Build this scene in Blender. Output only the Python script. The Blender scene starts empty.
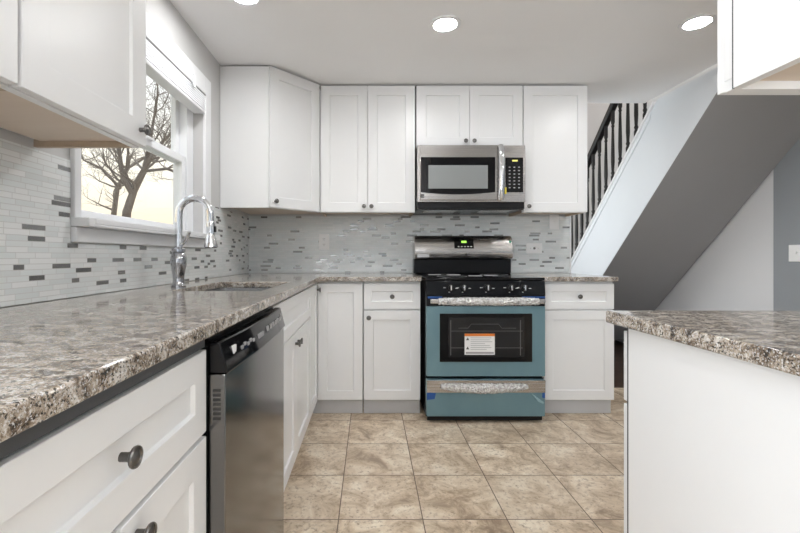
import bpy, bmesh, math, random
from mathutils import Vector, Matrix
R = math.radians
S = bpy.context.scene
COL = S.collection
random.seed(7)

# ------------------------------------------------------------------ camera, world, light, exposure
cam_d = bpy.data.cameras.new('camera'); cam = bpy.data.objects.new('camera', cam_d); COL.objects.link(cam)
cam.location = (0, 0, 1.05); cam.rotation_euler = (R(90), 0, 0)
cam_d.sensor_width = 36; cam_d.lens = 418/800*36
cam_d.shift_x = 30/800; cam_d.shift_y = -10.5/800
cam_d.clip_start = .02
S.camera = cam
S.view_settings.view_transform = 'Standard'; S.view_settings.look = 'None'
S.view_settings.gamma = 1; S.view_settings.use_curve_mapping = False
S.view_settings.exposure = 0.62
S.cycles.use_denoising = True
S.cycles.max_bounces = 10; S.cycles.diffuse_bounces = 6; S.cycles.glossy_bounces = 5
S.cycles.transparent_max_bounces = 12
S.cycles.sample_clamp_indirect = 6

LAMP = 125          # downlight diffuser radiance
SKY = 1.0
SIDE_FILL = 130          # added unseen fill light outside an assumed opening behind the camera, watts

w = bpy.data.worlds.new('sky'); S.world = w; w.use_nodes = True
nt = w.node_tree; nt.nodes.clear()
wo = nt.nodes.new('ShaderNodeOutputWorld'); bg = nt.nodes.new('ShaderNodeBackground')
tc = nt.nodes.new('ShaderNodeTexCoord'); sp = nt.nodes.new('ShaderNodeSeparateXYZ')
rp = nt.nodes.new('ShaderNodeValToRGB')
cr = rp.color_ramp; cr.elements[0].position = 0.0; cr.elements[0].color = (.84, .67, .46, 1)
cr.elements[1].position = .45; cr.elements[1].color = (.92, .97, 1.05, 1)
e = cr.elements.new(.16); e.color = (.95, .88, .74, 1)
nt.links.new(tc.outputs['Generated'], sp.inputs[0]); nt.links.new(sp.outputs['Z'], rp.inputs[0])
nt.links.new(rp.outputs[0], bg.inputs[0]); bg.inputs[1].default_value = SKY
nt.links.new(bg.outputs[0], wo.inputs[0])

def area(name, loc, rot, sx, sy, power, color):
    d = bpy.data.lights.new(name, 'AREA'); d.shape = 'RECTANGLE'; d.size = sx; d.size_y = sy
    d.energy = power; d.color = color
    o = bpy.data.objects.new(name, d); COL.objects.link(o); o.location = loc; o.rotation_euler = rot
    return o
area('side_fill', (-1.20, -1.85, 1.2), (0, R(-104), 0), 1.9, 1.75, SIDE_FILL, (.90, .95, 1.0))

HALL_FILL = 11           # added unseen fill brightening the stair side from behind the back wall, watts
area('hall_fill', (.84, 4.4, 1.5), (0, R(-92), 0), 1.25, 1.5, HALL_FILL, (.86, .94, 1.0))

# ------------------------------------------------------------------ helpers
class MB:
    def __init__(s): s.bm = bmesh.new()
    def box(s, x0, x1, y0, y1, z0, z1):
        v = [s.bm.verts.new(p) for p in ((x0,y0,z0),(x1,y0,z0),(x1,y1,z0),(x0,y1,z0),(x0,y0,z1),(x1,y0,z1),(x1,y1,z1),(x0,y1,z1))]
        for f in ((0,3,2,1),(4,5,6,7),(0,1,5,4),(1,2,6,5),(2,3,7,6),(3,0,4,7)): s.bm.faces.new([v[i] for i in f])
        return s
    def prism(s, pts, axis, a0, a1):
        # pts: 2-D outline; axis: which axis is extruded. x: (y,z)  y: (x,z)  z: (x,y)
        def P(p, a): return {'x': (a, p[0], p[1]), 'y': (p[0], a, p[1]), 'z': (p[0], p[1], a)}[axis]
        A = [s.bm.verts.new(P(p, a0)) for p in pts]; B = [s.bm.verts.new(P(p, a1)) for p in pts]
        n = len(pts); s.bm.faces.new(A); s.bm.faces.new(B[::-1])
        for i in range(n): s.bm.faces.new((A[i], B[i], B[(i+1) % n], A[(i+1) % n]))
        return s
    def shaker(s, x0, x1, z0, z1, y=0.0, t=.02, rail=.062, rec=.009, sl=.003):
        f = lambda d, yy: [s.bm.verts.new(p) for p in ((x0+d,yy,z0+d),(x1-d,yy,z0+d),(x1-d,yy,z1-d),(x0+d,yy,z1-d))]
        o, i, p, b = f(0, y), f(rail, y), f(rail+sl, y+rec), f(0, y+t)
        for k in range(4):
            j = (k+1) % 4
            s.bm.faces.new((o[k], o[j], i[j], i[k])); s.bm.faces.new((i[k], i[j], p[j], p[k])); s.bm.faces.new((b[k], b[j], o[j], o[k]))
        s.bm.faces.new(p); s.bm.faces.new(b[::-1])
        return s
    def lathe(s, prof, seg=24, M=None, cap=True):
        M = M or Matrix()
        rings = []
        for r, z in prof:
            rings.append([s.bm.verts.new(M @ Vector((r*math.cos(2*math.pi*k/seg), r*math.sin(2*math.pi*k/seg), z))) for k in range(seg)])
        for a, b in zip(rings, rings[1:]):
            for k in range(seg): s.bm.faces.new((a[k], a[(k+1) % seg], b[(k+1) % seg], b[k]))
        if cap:
            s.bm.faces.new(rings[0][::-1]); s.bm.faces.new(rings[-1])
        return s
    def tube(s, pts, rad, seg=10):
        pts = [Vector(p) for p in pts]; n = len(pts)
        rads = rad if isinstance(rad, (list, tuple)) else [rad]*n
        rings = []; up = None
        for i in range(n):
            t = (pts[min(i+1, n-1)] - pts[max(i-1, 0)]).normalized()
            if up is None:
                up = t.orthogonal().normalized()
            up = (up - t*up.dot(t)).normalized(); sd = t.cross(up)
            rings.append([s.bm.verts.new(pts[i] + rads[i]*(up*math.cos(2*math.pi*k/seg) + sd*math.sin(2*math.pi*k/seg))) for k in range(seg)])
        for a, b in zip(rings, rings[1:]):
            for k in range(seg): s.bm.faces.new((a[k], a[(k+1) % seg], b[(k+1) % seg], b[k]))
        s.bm.faces.new(rings[0][::-1]); s.bm.faces.new(rings[-1])
        return s
    def cells(s, xs, ys, keep, z0, z1):
        # slab of grid cells, merged into one skin
        idx = {(i, j) for i in range(len(xs)-1) for j in range(len(ys)-1) if keep((xs[i]+xs[i+1])/2, (ys[j]+ys[j+1])/2)}
        vt, vb = {}, {}
        def g(d, i, j, z):
            if (i, j) not in d: d[(i, j)] = s.bm.verts.new((xs[i], ys[j], z))
            return d[(i, j)]
        for i, j in idx:
            c = ((i, j), (i+1, j), (i+1, j+1), (i, j+1))
            s.bm.faces.new([g(vt, *q, z1) for q in c]); s.bm.faces.new([g(vb, *q, z0) for q in c][::-1])
            for (a, b, nb) in ((c[0], c[1], (i, j-1)), (c[1], c[2], (i+1, j)), (c[2], c[3], (i, j+1)), (c[3], c[0], (i-1, j))):
                if nb not in idx: s.bm.faces.new((g(vb, *a, z0), g(vb, *b, z0), g(vt, *b, z1), g(vt, *a, z1)))
        return s
    def build(s, name, mat, parent=None, label=None, bevel=0, loc=None, rot=None, seg=2, ang=35):
        bmesh.ops.recalc_face_normals(s.bm, faces=s.bm.faces)
        me = bpy.data.meshes.new(name); s.bm.to_mesh(me); s.bm.free()
        me.materials.append(mat)
        me.shade_smooth(); me.set_sharp_from_angle(angle=R(ang))
        o = bpy.data.objects.new(name, me); COL.objects.link(o)
        if parent is not None: o.parent = parent
        if loc: o.location = loc
        if rot: o.rotation_euler = rot
        if label: o['label'] = label
        if bevel:
            b = o.modifiers.new('bevel', 'BEVEL'); b.width = bevel; b.segments = seg; b.limit_method = 'ANGLE'; b.angle_limit = R(40)
            b.harden_normals = False
        return o

def tag(o, label=None, cat=None, group=None, kind=None):
    if label: o['label'] = label
    if cat: o['category'] = cat
    if group: o['group'] = group
    if kind: o['kind'] = kind
    return o
def thing(name, label, cat, loc=(0,0,0), rz=0, group=None):
    o = bpy.data.objects.new(name, None); COL.objects.link(o); o.empty_display_size = .1
    o.location = loc; o.rotation_euler = (0, 0, R(rz))
    return tag(o, label, cat, group)
def struct(o, label=None): return tag(o, label, None, None, 'structure')

# ------------------------------------------------------------------ materials
def newmat(name):
    m = bpy.data.materials.new(name); m.use_nodes = True
    return m, m.node_tree, m.node_tree.nodes['Principled BSDF']
def N(nt, typ, **kw):
    n = nt.nodes.new(typ)
    for k, v in kw.items(): setattr(n, k, v)
    return n
def math_(nt, op, a, b=None, c=None):
    n = N(nt, 'ShaderNodeMath', operation=op)
    for i, q in enumerate((a, b, c)):
        if q is None: continue
        if isinstance(q, (int, float)): n.inputs[i].default_value = q
        else: nt.links.new(q, n.inputs[i])
    return n.outputs[0]
def mix(nt, fac, a, b):
    n = N(nt, 'ShaderNodeMix', data_type='RGBA')
    for s, q in ((n.inputs['Factor'], fac), (n.inputs[6], a), (n.inputs[7], b)):
        if isinstance(q, (int, float)): s.default_value = q
        elif isinstance(q, tuple): s.default_value = q if len(q) == 4 else q + (1,)
        else: nt.links.new(q, s)
    return n.outputs[2]
def ramp(nt, fac, stops, interp='LINEAR'):
    n = N(nt, 'ShaderNodeValToRGB'); n.color_ramp.interpolation = interp
    els = n.color_ramp.elements
    while len(els) < len(stops): els.new(.5)
    for e, (p, c) in zip(els, stops):
        e.position = p; e.color = c if len(c) == 4 else tuple(c) + (1,)
    nt.links.new(fac, n.inputs[0]); return n.outputs[0]
def noise(nt, vec, scale, detail=3, rough=.55, dist=0):
    n = N(nt, 'ShaderNodeTexNoise'); n.inputs['Scale'].default_value = scale; n.inputs['Detail'].default_value = detail
    n.inputs['Roughness'].default_value = rough; n.inputs['Distortion'].default_value = dist
    nt.links.new(vec, n.inputs['Vector']); return n.outputs['Fac']
def objco(nt, scale=None):
    t = N(nt, 'ShaderNodeTexCoord').outputs['Object']
    if scale:
        m = N(nt, 'ShaderNodeMapping'); m.inputs['Scale'].default_value = scale; nt.links.new(t, m.inputs[0]); t = m.outputs[0]
    return t
def bump(nt, b, h, strength, dist=.01):
    n = N(nt, 'ShaderNodeBump'); n.inputs['Strength'].default_value = strength; n.inputs['Distance'].default_value = dist
    nt.links.new(h, n.inputs['Height']); nt.links.new(n.outputs[0], b.inputs['Normal'])
def plain(name, col, rough=.5, metal=0, var=.03, vscale=6, coat=0, bumps=0, bscale=80, spec=None):
    m, nt, b = newmat(name)
    f = noise(nt, objco(nt), vscale, 3)
    c0 = tuple(max(0, v*(1-var)) for v in col); c1 = tuple(v*(1+var) for v in col)
    nt.links.new(mix(nt, f, c0, c1), b.inputs['Base Color'])
    b.inputs['Roughness'].default_value = rough; b.inputs['Metallic'].default_value = metal
    if coat: b.inputs['Coat Weight'].default_value = coat
    if spec is not None: b.inputs['Specular IOR Level'].default_value = spec
    if bumps: bump(nt, b, noise(nt, objco(nt), bscale, 2), bumps, .002)
    return m
def emis(name, col, st):
    m, nt, b = newmat(name)
    b.inputs['Base Color'].default_value = (*col, 1)
    b.inputs['Emission Color'].default_value = (*col, 1); b.inputs['Emission Strength'].default_value = st
    return m
M = {}
M['cab'] = plain('white_cabinet_lacquer', (.83, .835, .84), .32, var=.012)
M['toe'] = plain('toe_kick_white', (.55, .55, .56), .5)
M['wall'] = plain('wall_paint_light_grey', (.60, .595, .59), .75, var=.015, bumps=.15, bscale=250)
M['wallw'] = plain('wall_paint_white', (.74, .745, .76), .75, var=.015, bumps=.15, bscale=250)
M['walld'] = plain('wall_paint_slate', (.30, .32, .34), .75, var=.02, bumps=.15, bscale=250)
M['hall'] = plain('hall_paint_warm', (.72, .69, .66), .75, var=.015)
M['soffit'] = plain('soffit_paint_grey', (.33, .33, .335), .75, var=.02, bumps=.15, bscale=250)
M['skirt'] = plain('stair_side_paint', (.74, .77, .80), .7, var=.015)
M['ceil'] = plain('ceiling_paint', (.90, .90, .905), .85, var=.01)
M['trim'] = plain('white_trim_gloss', (.84, .845, .86), .3, var=.01)
M['vinyl'] = plain('white_vinyl', (.88, .89, .91), .35, var=.01)
M['ply'] = plain('wall_plate_white', (.87, .87, .87), .35, var=.01)
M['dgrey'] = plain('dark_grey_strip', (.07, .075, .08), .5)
M['gap'] = plain('gap_shade', (.03, .03, .03), .6)  # near-black that carries the shade in the gaps above the cabinets
M['black'] = plain('black_enamel', (.006, .006, .007), .25, var=.1, spec=.25)
M['bglass'] = plain('black_glass', (.005, .005, .006), .06, var=.1, spec=.3)
M['blackm'] = plain('black_plastic', (.009, .009, .010), .38, var=.1, spec=.25)
M['rail'] = plain('black_stair_paint', (.010, .009, .009), .35, var=.1)
M['nickel'] = plain('dark_nickel', (.16, .155, .15), .28, 1, var=.1)
M['chrome'] = plain('chrome', (.80, .81, .83), .07, 1, var=.01)
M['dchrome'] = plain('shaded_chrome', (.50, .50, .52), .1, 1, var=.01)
M['white'] = plain('white_print', (.85, .85, .85), .5, var=.01)
M['grey'] = plain('grey_print', (.35, .35, .36), .5)
M['rack'] = plain('dim_oven_rack', (.13, .13, .13), .35)
M['ink'] = plain('black_print', (.03, .03, .03), .5)
M['orange'] = plain('orange_print', (.80, .22, .03), .5)
M['yellow'] = plain('yellow_tag', (.80, .65, .05), .5)
M['green'] = plain('green_sticker', (.05, .35, .22), .5)
M['tape'] = plain('blue_tape', (.02, .09, .32), .55, var=.15, vscale=40)
M['led'] = emis('display_green', (.35, .8, .1), 1.0)
M['ledy'] = emis('display_yellow', (.6, .55, .15), .7)
M['lamp'] = emis('downlight_diffuser', (1.0, 1.0, 1.0), LAMP)

def steel(name, col, rough, axis):
    m, nt, b = newmat(name)
    sc = {'x': (2, 300, 300), 'z': (300, 300, 2), 'y': (300, 2, 300)}[axis]
    f = noise(nt, objco(nt, sc), 1.0, 2)
    nt.links.new(mix(nt, f, tuple(v*.9 for v in col), tuple(min(1, v*1.08) for v in col)), b.inputs['Base Color'])
    b.inputs['Metallic'].default_value = 1
    nt.links.new(math_(nt, 'MULTIPLY_ADD', f, .14, rough-.07), b.inputs['Roughness'])
    return m
M['steel'] = steel('brushed_steel', (.52, .50, .485), .26, 'x')
M['dsteel'] = steel('dishwasher_steel', (.19, .187, .183), .18, 'y')
M['sinks'] = steel('sink_steel', (.55, .55, .55), .22, 'y')

def film():
    m, nt, b = newmat('blue_protective_film')
    f = noise(nt, objco(nt), 3.5, 4, .6, .6)
    nt.links.new(mix(nt, f, (.13, .235, .28), (.19, .32, .37)), b.inputs['Base Color'])
    b.inputs['Metallic'].default_value = .25; b.inputs['Roughness'].default_value = .3
    bump(nt, b, noise(nt, objco(nt), 9, 3), .25, .004)
    return m
M['film'] = film()
def wrap():
    m, nt, b = newmat('clear_bubble_wrap')
    v = N(nt, 'ShaderNodeTexVoronoi'); v.inputs['Scale'].default_value = 85; nt.links.new(objco(nt), v.inputs['Vector'])
    f = noise(nt, objco(nt), 60, 4, .7)
    nt.links.new(ramp(nt, f, [(.3, (.34, .33, .32)), (.48, (.72, .71, .70)), (.65, (.95, .95, .95))]), b.inputs['Base Color'])
    b.inputs['Roughness'].default_value = .15; b.inputs['Metallic'].default_value = .35
    bump(nt, b, v.outputs['Distance'], .9, .012)
    return m
M['wrap'] = wrap()
def wood(name, a, c, sc=(2, 30, 30), rough=.5):
    m, nt, b = newmat(name)
    f = noise(nt, objco(nt, sc), 1.0, 5, .6, .8)
    nt.links.new(mix(nt, f, a, c), b.inputs['Base Color']); b.inputs['Roughness'].default_value = rough
    return m
M['maple'] = wood('maple_veneer', (.66, .55, .45), (.76, .66, .56), (30, 2, 30))
M['maple_edge'] = wood('maple_edge', (.44, .34, .25), (.55, .44, .33), (2, 30, 30))
M['bark'] = wood('bark', (.11, .095, .085), (.26, .22, .19), (20, 20, 4), .9)

def granite():
    m, nt, b = newmat('speckled_granite')
    o = objco(nt)
    st = objco(nt, (1.0, 1.5, 1.5))
    big = noise(nt, st, 26, 6, .72, .8)
    c = ramp(nt, big, [(.34, (.03, .024, .02)), (.44, (.20, .15, .108)), (.52, (.42, .355, .285)), (.62, (.64, .60, .55))])
    med = noise(nt, st, 150, 5, .8, .5)
    c = mix(nt, ramp(nt, med, [(.39, (1, 1, 1)), (.46, (0, 0, 0))]), c, (.025, .022, .02))
    hi = noise(nt, objco(nt, (1.3, 1.9, 1.7)), 140, 4, .75, .4)
    c = mix(nt, ramp(nt, hi, [(.54, (0, 0, 0)), (.61, (.85, .85, .85))]), c, (.76, .765, .77))
    v = N(nt, 'ShaderNodeTexVoronoi'); v.inputs['Scale'].default_value = 380; nt.links.new(o, v.inputs['Vector'])
    sp = N(nt, 'ShaderNodeSeparateColor'); nt.links.new(v.outputs['Color'], sp.inputs[0])
    k = math_(nt, 'LESS_THAN', sp.outputs[0], .10)
    c = mix(nt, math_(nt, 'MULTIPLY', k, .85), c, (.02, .018, .017))
    nt.links.new(c, b.inputs['Base Color'])
    b.inputs['Roughness'].default_value = .09
    b.inputs['Specular IOR Level'].default_value = .6
    return m
M['granite'] = granite()

def mosaic(name, axis, k=1):
    m, nt, b = newmat(name)
    sx = N(nt, 'ShaderNodeSeparateXYZ'); nt.links.new(objco(nt), sx.inputs[0])
    u = sx.outputs['X' if axis == 'x' else 'Y']; v = sx.outputs['Z']
    H, W, G = .0163, .140, .0011
    def wn2(a, c):
        n = N(nt, 'ShaderNodeTexWhiteNoise', noise_dimensions='2D'); cb = N(nt, 'ShaderNodeCombineXYZ')
        nt.links.new(a, cb.inputs[0]); nt.links.new(c, cb.inputs[1]); nt.links.new(cb.outputs[0], n.inputs['Vector']); return n.outputs['Value']
    vv = math_(nt, 'DIVIDE', v, H); row = math_(nt, 'FLOOR', vv); fv = math_(nt, 'FRACT', vv)
    wr = N(nt, 'ShaderNodeTexWhiteNoise', noise_dimensions='1D'); nt.links.new(row, wr.inputs['W'])
    u2 = math_(nt, 'ADD', math_(nt, 'DIVIDE', u, W), math_(nt, 'MULTIPLY', wr.outputs['Value'], 7.31))
    cell = math_(nt, 'FLOOR', u2); fu = math_(nt, 'FRACT', u2)
    split = math_(nt, 'MULTIPLY_ADD', wn2(cell, row), .36, .26)
    isA = math_(nt, 'LESS_THAN', fu, split)
    acc = math_(nt, 'MULTIPLY', isA, math_(nt, 'LESS_THAN', wn2(math_(nt, 'ADD', cell, .37), math_(nt, 'ADD', row, .61)), .25))
    bid = wn2(math_(nt, 'MULTIPLY_ADD', isA, .5, cell), math_(nt, 'ADD', row, .23))
    ev = math_(nt, 'MULTIPLY', math_(nt, 'MINIMUM', fv, math_(nt, 'SUBTRACT', 1, fv)), H)
    eu = math_(nt, 'MULTIPLY', math_(nt, 'MINIMUM', math_(nt, 'MINIMUM', fu, math_(nt, 'SUBTRACT', 1, fu)), math_(nt, 'ABSOLUTE', math_(nt, 'SUBTRACT', fu, split))), W)
    gr = math_(nt, 'LESS_THAN', math_(nt, 'MINIMUM', ev, eu), G)
    tile = ramp(nt, bid, [(0, (.73, .76, .76)), (.2, (.77, .81, .81)), (.6, (.82, .845, .845)), (1, (.87, .88, .88))])
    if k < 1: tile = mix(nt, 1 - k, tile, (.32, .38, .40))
    ag = noise(nt, objco(nt, (1, 1, 1)), 220, 2)
    c = mix(nt, acc, tile, mix(nt, math_(nt, 'MULTIPLY_ADD', ag, .5, math_(nt, 'MULTIPLY', bid, .5)), (.15, .15, .15), (.56, .56, .555)))
    c = mix(nt, gr, c, (.64, .645, .64))
    nt.links.new(c, b.inputs['Base Color'])
    na = math_(nt, 'MULTIPLY', acc, math_(nt, 'SUBTRACT', 1, gr))
    nt.links.new(math_(nt, 'MULTIPLY', na, .6), b.inputs['Metallic'])
    nt.links.new(math_(nt, 'MULTIPLY_ADD', gr, .5, .16), b.inputs['Roughness'])
    hgt = math_(nt, 'ADD', math_(nt, 'MULTIPLY', math_(nt, 'SUBTRACT', 1, gr), .6), math_(nt, 'MULTIPLY', bid, .5))
    bump(nt, b, hgt, .35, .002)
    return m
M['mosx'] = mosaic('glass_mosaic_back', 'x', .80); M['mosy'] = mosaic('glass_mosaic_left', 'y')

def floor_tile():
    m, nt, b = newmat('travertine_floor_tile')
    sx = N(nt, 'ShaderNodeSeparateXYZ'); nt.links.new(objco(nt), sx.inputs[0])
    P, G = .336, .0022
    ax = math_(nt, 'DIVIDE', math_(nt, 'ADD', sx.outputs['X'], .1255), P); ay = math_(nt, 'DIVIDE', math_(nt, 'SUBTRACT', sx.outputs['Y'], 2.002), P)
    fx, fy = math_(nt, 'FRACT', ax), math_(nt, 'FRACT', ay)
    cb = N(nt, 'ShaderNodeCombineXYZ'); nt.links.new(math_(nt, 'FLOOR', ax), cb.inputs[0]); nt.links.new(math_(nt, 'FLOOR', ay), cb.inputs[1])
    wn = N(nt, 'ShaderNodeTexWhiteNoise', noise_dimensions='2D'); nt.links.new(cb.outputs[0], wn.inputs['Vector'])
    off = N(nt, 'ShaderNodeVectorMath', operation='MULTIPLY_ADD'); nt.links.new(wn.outputs['Color'], off.inputs[0])
    off.inputs[1].default_value = (9, 9, 9); nt.links.new(objco(nt), off.inputs[2])
    f1 = noise(nt, off.outputs[0], 7, 7, .68, .7); f2 = noise(nt, off.outputs[0], 55, 4, .7, .3)
    c = ramp(nt, f1, [(.33, (.28, .20, .14)), (.44, (.55, .43, .305)), (.53, (.71, .59, .45)), (.64, (.85, .76, .62))])
    c = mix(nt, ramp(nt, f2, [(.32, (.85, .85, .85)), (.48, (0, 0, 0))]), c, (.30, .215, .15))
    c = mix(nt, math_(nt, 'MULTIPLY', wn.outputs['Value'], .25), c, (.45, .35, .25))
    e = math_(nt, 'MULTIPLY', math_(nt, 'MINIMUM', math_(nt, 'MINIMUM', fx, math_(nt, 'SUBTRACT', 1, fx)), math_(nt, 'MINIMUM', fy, math_(nt, 'SUBTRACT', 1, fy))), P)
    gr = math_(nt, 'LESS_THAN', e, G)
    c = mix(nt, gr, c, (.17, .13, .10))
    nt.links.new(c, b.inputs['Base Color'])
    nt.links.new(math_(nt, 'MULTIPLY_ADD', gr, .4, .38), b.inputs['Roughness'])
    bump(nt, b, math_(nt, 'ADD', math_(nt, 'MULTIPLY', math_(nt, 'SUBTRACT', 1, gr), .8), math_(nt, 'MULTIPLY', f2, .25)), .35, .003)
    return m
M['floor'] = floor_tile()
def hardwood():
    m, nt, b = newmat('dark_hardwood_planks')
    br = N(nt, 'ShaderNodeTexBrick'); nt.links.new(objco(nt), br.inputs['Vector'])
    br.inputs['Scale'].default_value = 1; br.inputs['Brick Width'].default_value = 1.1; br.inputs['Row Height'].default_value = .085
    br.inputs['Mortar Size'].default_value = .003
    br.inputs['Color1'].default_value = (.10, .055, .035, 1); br.inputs['Color2'].default_value = (.035, .022, .016, 1); br.inputs['Mortar'].default_value = (.01, .008, .006, 1)
    f = noise(nt, objco(nt, (3, 40, 1)), 1, 4)
    nt.links.new(mix(nt, math_(nt, 'MULTIPLY', f, .6), br.outputs['Color'], (.05, .03, .02)), b.inputs['Base Color'])
    b.inputs['Roughness'].default_value = .3
    return m
M['hardwood'] = hardwood()
def glassm():
    m = bpy.data.materials.new('window_glass'); m.use_nodes = True; nt = m.node_tree; nt.nodes.clear()
    o = N(nt, 'ShaderNodeOutputMaterial'); t = N(nt, 'ShaderNodeBsdfTransparent'); g = N(nt, 'ShaderNodeBsdfGlossy')
    g.inputs['Roughness'].default_value = .02; f = N(nt, 'ShaderNodeValue'); f.outputs[0].default_value = .05
    t.inputs[0].default_value = (.97, .98, .98, 1)
    mx = N(nt, 'ShaderNodeMixShader'); nt.links.new(f.outputs[0], mx.inputs[0]); nt.links.new(t.outputs[0], mx.inputs[1]); nt.links.new(g.outputs[0], mx.inputs[2])
    nt.links.new(mx.outputs[0], o.inputs[0]); return m
M['glass'] = glassm()
M['ground'] = plain('winter_lawn', (.20, .19, .11), .9, var=.4, vscale=3)

# ------------------------------------------------------------------ room shell
XL, DB, ZC = -.98, 3.36, 2.300      # left wall, back wall, ceiling
XS, XR = 2.256, 3.05                # stair side, right wall
WD0, WD1, WZ0, WZ1 = 1.39, 2.45, 1.155, 2.03   # window opening
struct(MB().box(-1.12, 3.2, -3.3, 3.33, -.08, 0).build('floor', M['floor']))
struct(MB().box(-1.12, 3.2, 3.33, 6.6, -.08, 0).build('floor_hall', M['hardwood']))
mb = MB()
for y0, y1, z0, z1 in ((-3.3, -2.75, 0, 2.4), (-.95, WD0, 0, 2.40), (-2.75, -.95, 0, .2), (-2.75, -.95, 2.15, 2.4), (WD1, 3.46, 0, 2.40), (WD0, WD1, 0, WZ0), (WD0, WD1, WZ1, 2.40)): mb.box(-1.12, XL, y0, y1, z0, z1)
struct(mb.build('wall_left', M['wall']))
struct(MB().box(XL, 1.602, DB, 3.46, 0, 2.40).build('wall_back', M['wall']))
mb = MB().box(-1.12, 3.2, -3.3, -3.2, 0, 2.4)
struct(mb.build('wall_rear', M['walld']))
struct(MB().box(XR, 3.2, -3.2, 3.16, 0, ZC+.1).build('wall_right', M['walld']))
struct(MB().box(XR+.012, 3.2, 3.16, 6.6, 0, 4.9).build('wall_stair', M['wallw']))
struct(MB().box(XL, XR, -3.2, 3.42, ZC, ZC+.12).cells([0,1],[0,1],lambda a,b:False,0,1).build('ceiling', M['ceil'])) if False else None
mb = MB(); mb.cells([XL, XS-.006, XR], [-3.2, 2.52, 3.42], lambda x, y: not (x > XS and y > 2.52), ZC, ZC+.14)
struct(mb.build('ceiling', M['ceil']))
struct(MB().box(-1.12, 3.2, 6.6, 6.7, 0, 4.9).build('wall_hall', M['hall']))
mb = MB()
for y0, y1, z0, z1 in ((3.47, 3.6, 0, 4.9), (5.2, 6.6, 0, 4.9), (3.6, 5.2, 0, .85), (3.6, 5.2, 2.15, 4.9)): mb.box(.9, 1.0, y0, y1, z0, z1)
struct(mb.build('wall_passage', M['hall']))
struct(MB().box(1.0, XS-.006, 3.36, 3.42, ZC+.15, 4.9).build('wall_landing', M['hall']))
struct(MB().box(.9, 3.2, 1.4, 6.6, 4.9, 5.0).build('ceiling_hall', M['ceil']))
struct(MB().box(XS, 3.2, 1.3, 1.4, ZC+.15, 4.9).build('wall_upstairs', M['hall']))
struct(MB().box(-40, -1.13, -20, 40, -.9, -.6).build('ground', M['ground']))

# ------------------------------------------------------------------ window
wn = bpy.data.objects.new('window_1', None); COL.objects.link(wn); wn.location = (XL, WD0, WZ0); struct(wn, 'white double-hung window above the sink')
def wl(mb, x0, x1, y0, y1, z0, z1): return mb.box(x0-XL, x1-XL, y0-WD0, y1-WD0, z0-WZ0, z1-WZ0)
mb = MB()
wl(mb, XL+.001, XL+.019, WD0-.028, WD0+.004, WZ0+.02, WZ1+.07); wl(mb, XL+.001, XL+.019, WD1-.004, WD1+.080, WZ0+.02, WZ1+.07); wl(mb, XL+.001, XL+.019, WD0+.004, WD1-.004, WZ1-.004, WZ1+.07)
mb.build('window_casing', M['trim'], wn, bevel=.003)
mb = MB(); wl(mb, XL-.075, XL+.068, WD0+.001, WD1-.001, WZ0+.001, WZ0+.021); wl(mb, XL+.001, XL+.068, WD0-.032, WD0+.001, WZ0-.008, WZ0+.021); wl(mb, XL+.001, XL+.068, WD1-.001, WD1+.10, WZ0-.008, WZ0+.021); wl(mb, XL+.001, XL+.068, WD0, WD1, WZ0-.008, WZ0+.001)
mb.build('window_stool', M['trim'], wn, bevel=.003)
mb = MB(); wl(mb, XL+.001, XL+.024, WD0-.029, WD1+.04, WZ0-.060, WZ0-.009)
mb.build('window_apron', M['trim'], wn, bevel=.004)
mb = MB()
for y0, y1, z0, z1 in ((WD0+.001, WD0+.045, WZ0+.022, WZ1-.001), (WD1-.085, WD1-.001, WZ0+.022, WZ1-.001), (WD0+.046, WD1-.086, WZ1-.04, WZ1-.001), (WD0+.046, WD1-.086, WZ0+.0, WZ0+.022)):
    wl(mb, XL-.135, XL-.055, y0, y1, z0, z1)
mb.build('window_frame', M['vinyl'], wn, bevel=.002)
def sash(x0, x1, z0, z1, nm):
    y0, y1, st = WD0+.047, WD1-.087, .040
    mb = MB()
    wl(mb, x0, x1, y0, y0+st, z0, z1); wl(mb, x0, x1, y1-st, y1, z0, z1); wl(mb, x0, x1, y0+st, y1-st, z0, z0+st); wl(mb, x0, x1, y0+st, y1-st, z1-st, z1)
    s = mb.build('sash', M['vinyl'], wn, bevel=.003)
    p = MB(); xc = (x0+x1)/2; wl(p, xc-.002, xc+.002, y0+st-.003, y1-st+.003, z0+st-.003, z1-st+.003); p.build('pane', M['glass'], s)
    return s
sash(XL-.093, XL-.063, WZ0+.0225, 1.61, 'lower'); sash(XL-.128, XL-.098, 1.57, WZ1-.042, 'upper')
mb = MB(); wl(mb, XL-.062, XL-.045, 1.93, 1.99, 1.595, 1.607); mb.build('sash_lock', M['trim'], wn, bevel=.003)

bl = thing('window_blind', 'raised white slatted blind bunched at the top of the window', 'blind', (XL, WD0, 1.9))
b0, b1 = .012, WD1-WD0-.012
MB().box(-.045, .028, b0, b1, .085, .128).build('head_rail', M['trim'], bl, bevel=.004)
for k in range(7): MB().box(-.042, .020, b0+.005, b1-.005, .0+k*.012, .0095+k*.012).build('slat', M['vinyl'], bl)
MB().box(-.044, .022, b0+.004, b1-.004, -.022, -.004).build('bottom_rail', M['trim'], bl, bevel=.004)
for y in (.22, .85): MB().box(.0285, .036, y, y+.03, .06, .128).build('bracket', M['vinyl'], bl, bevel=.002)

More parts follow.
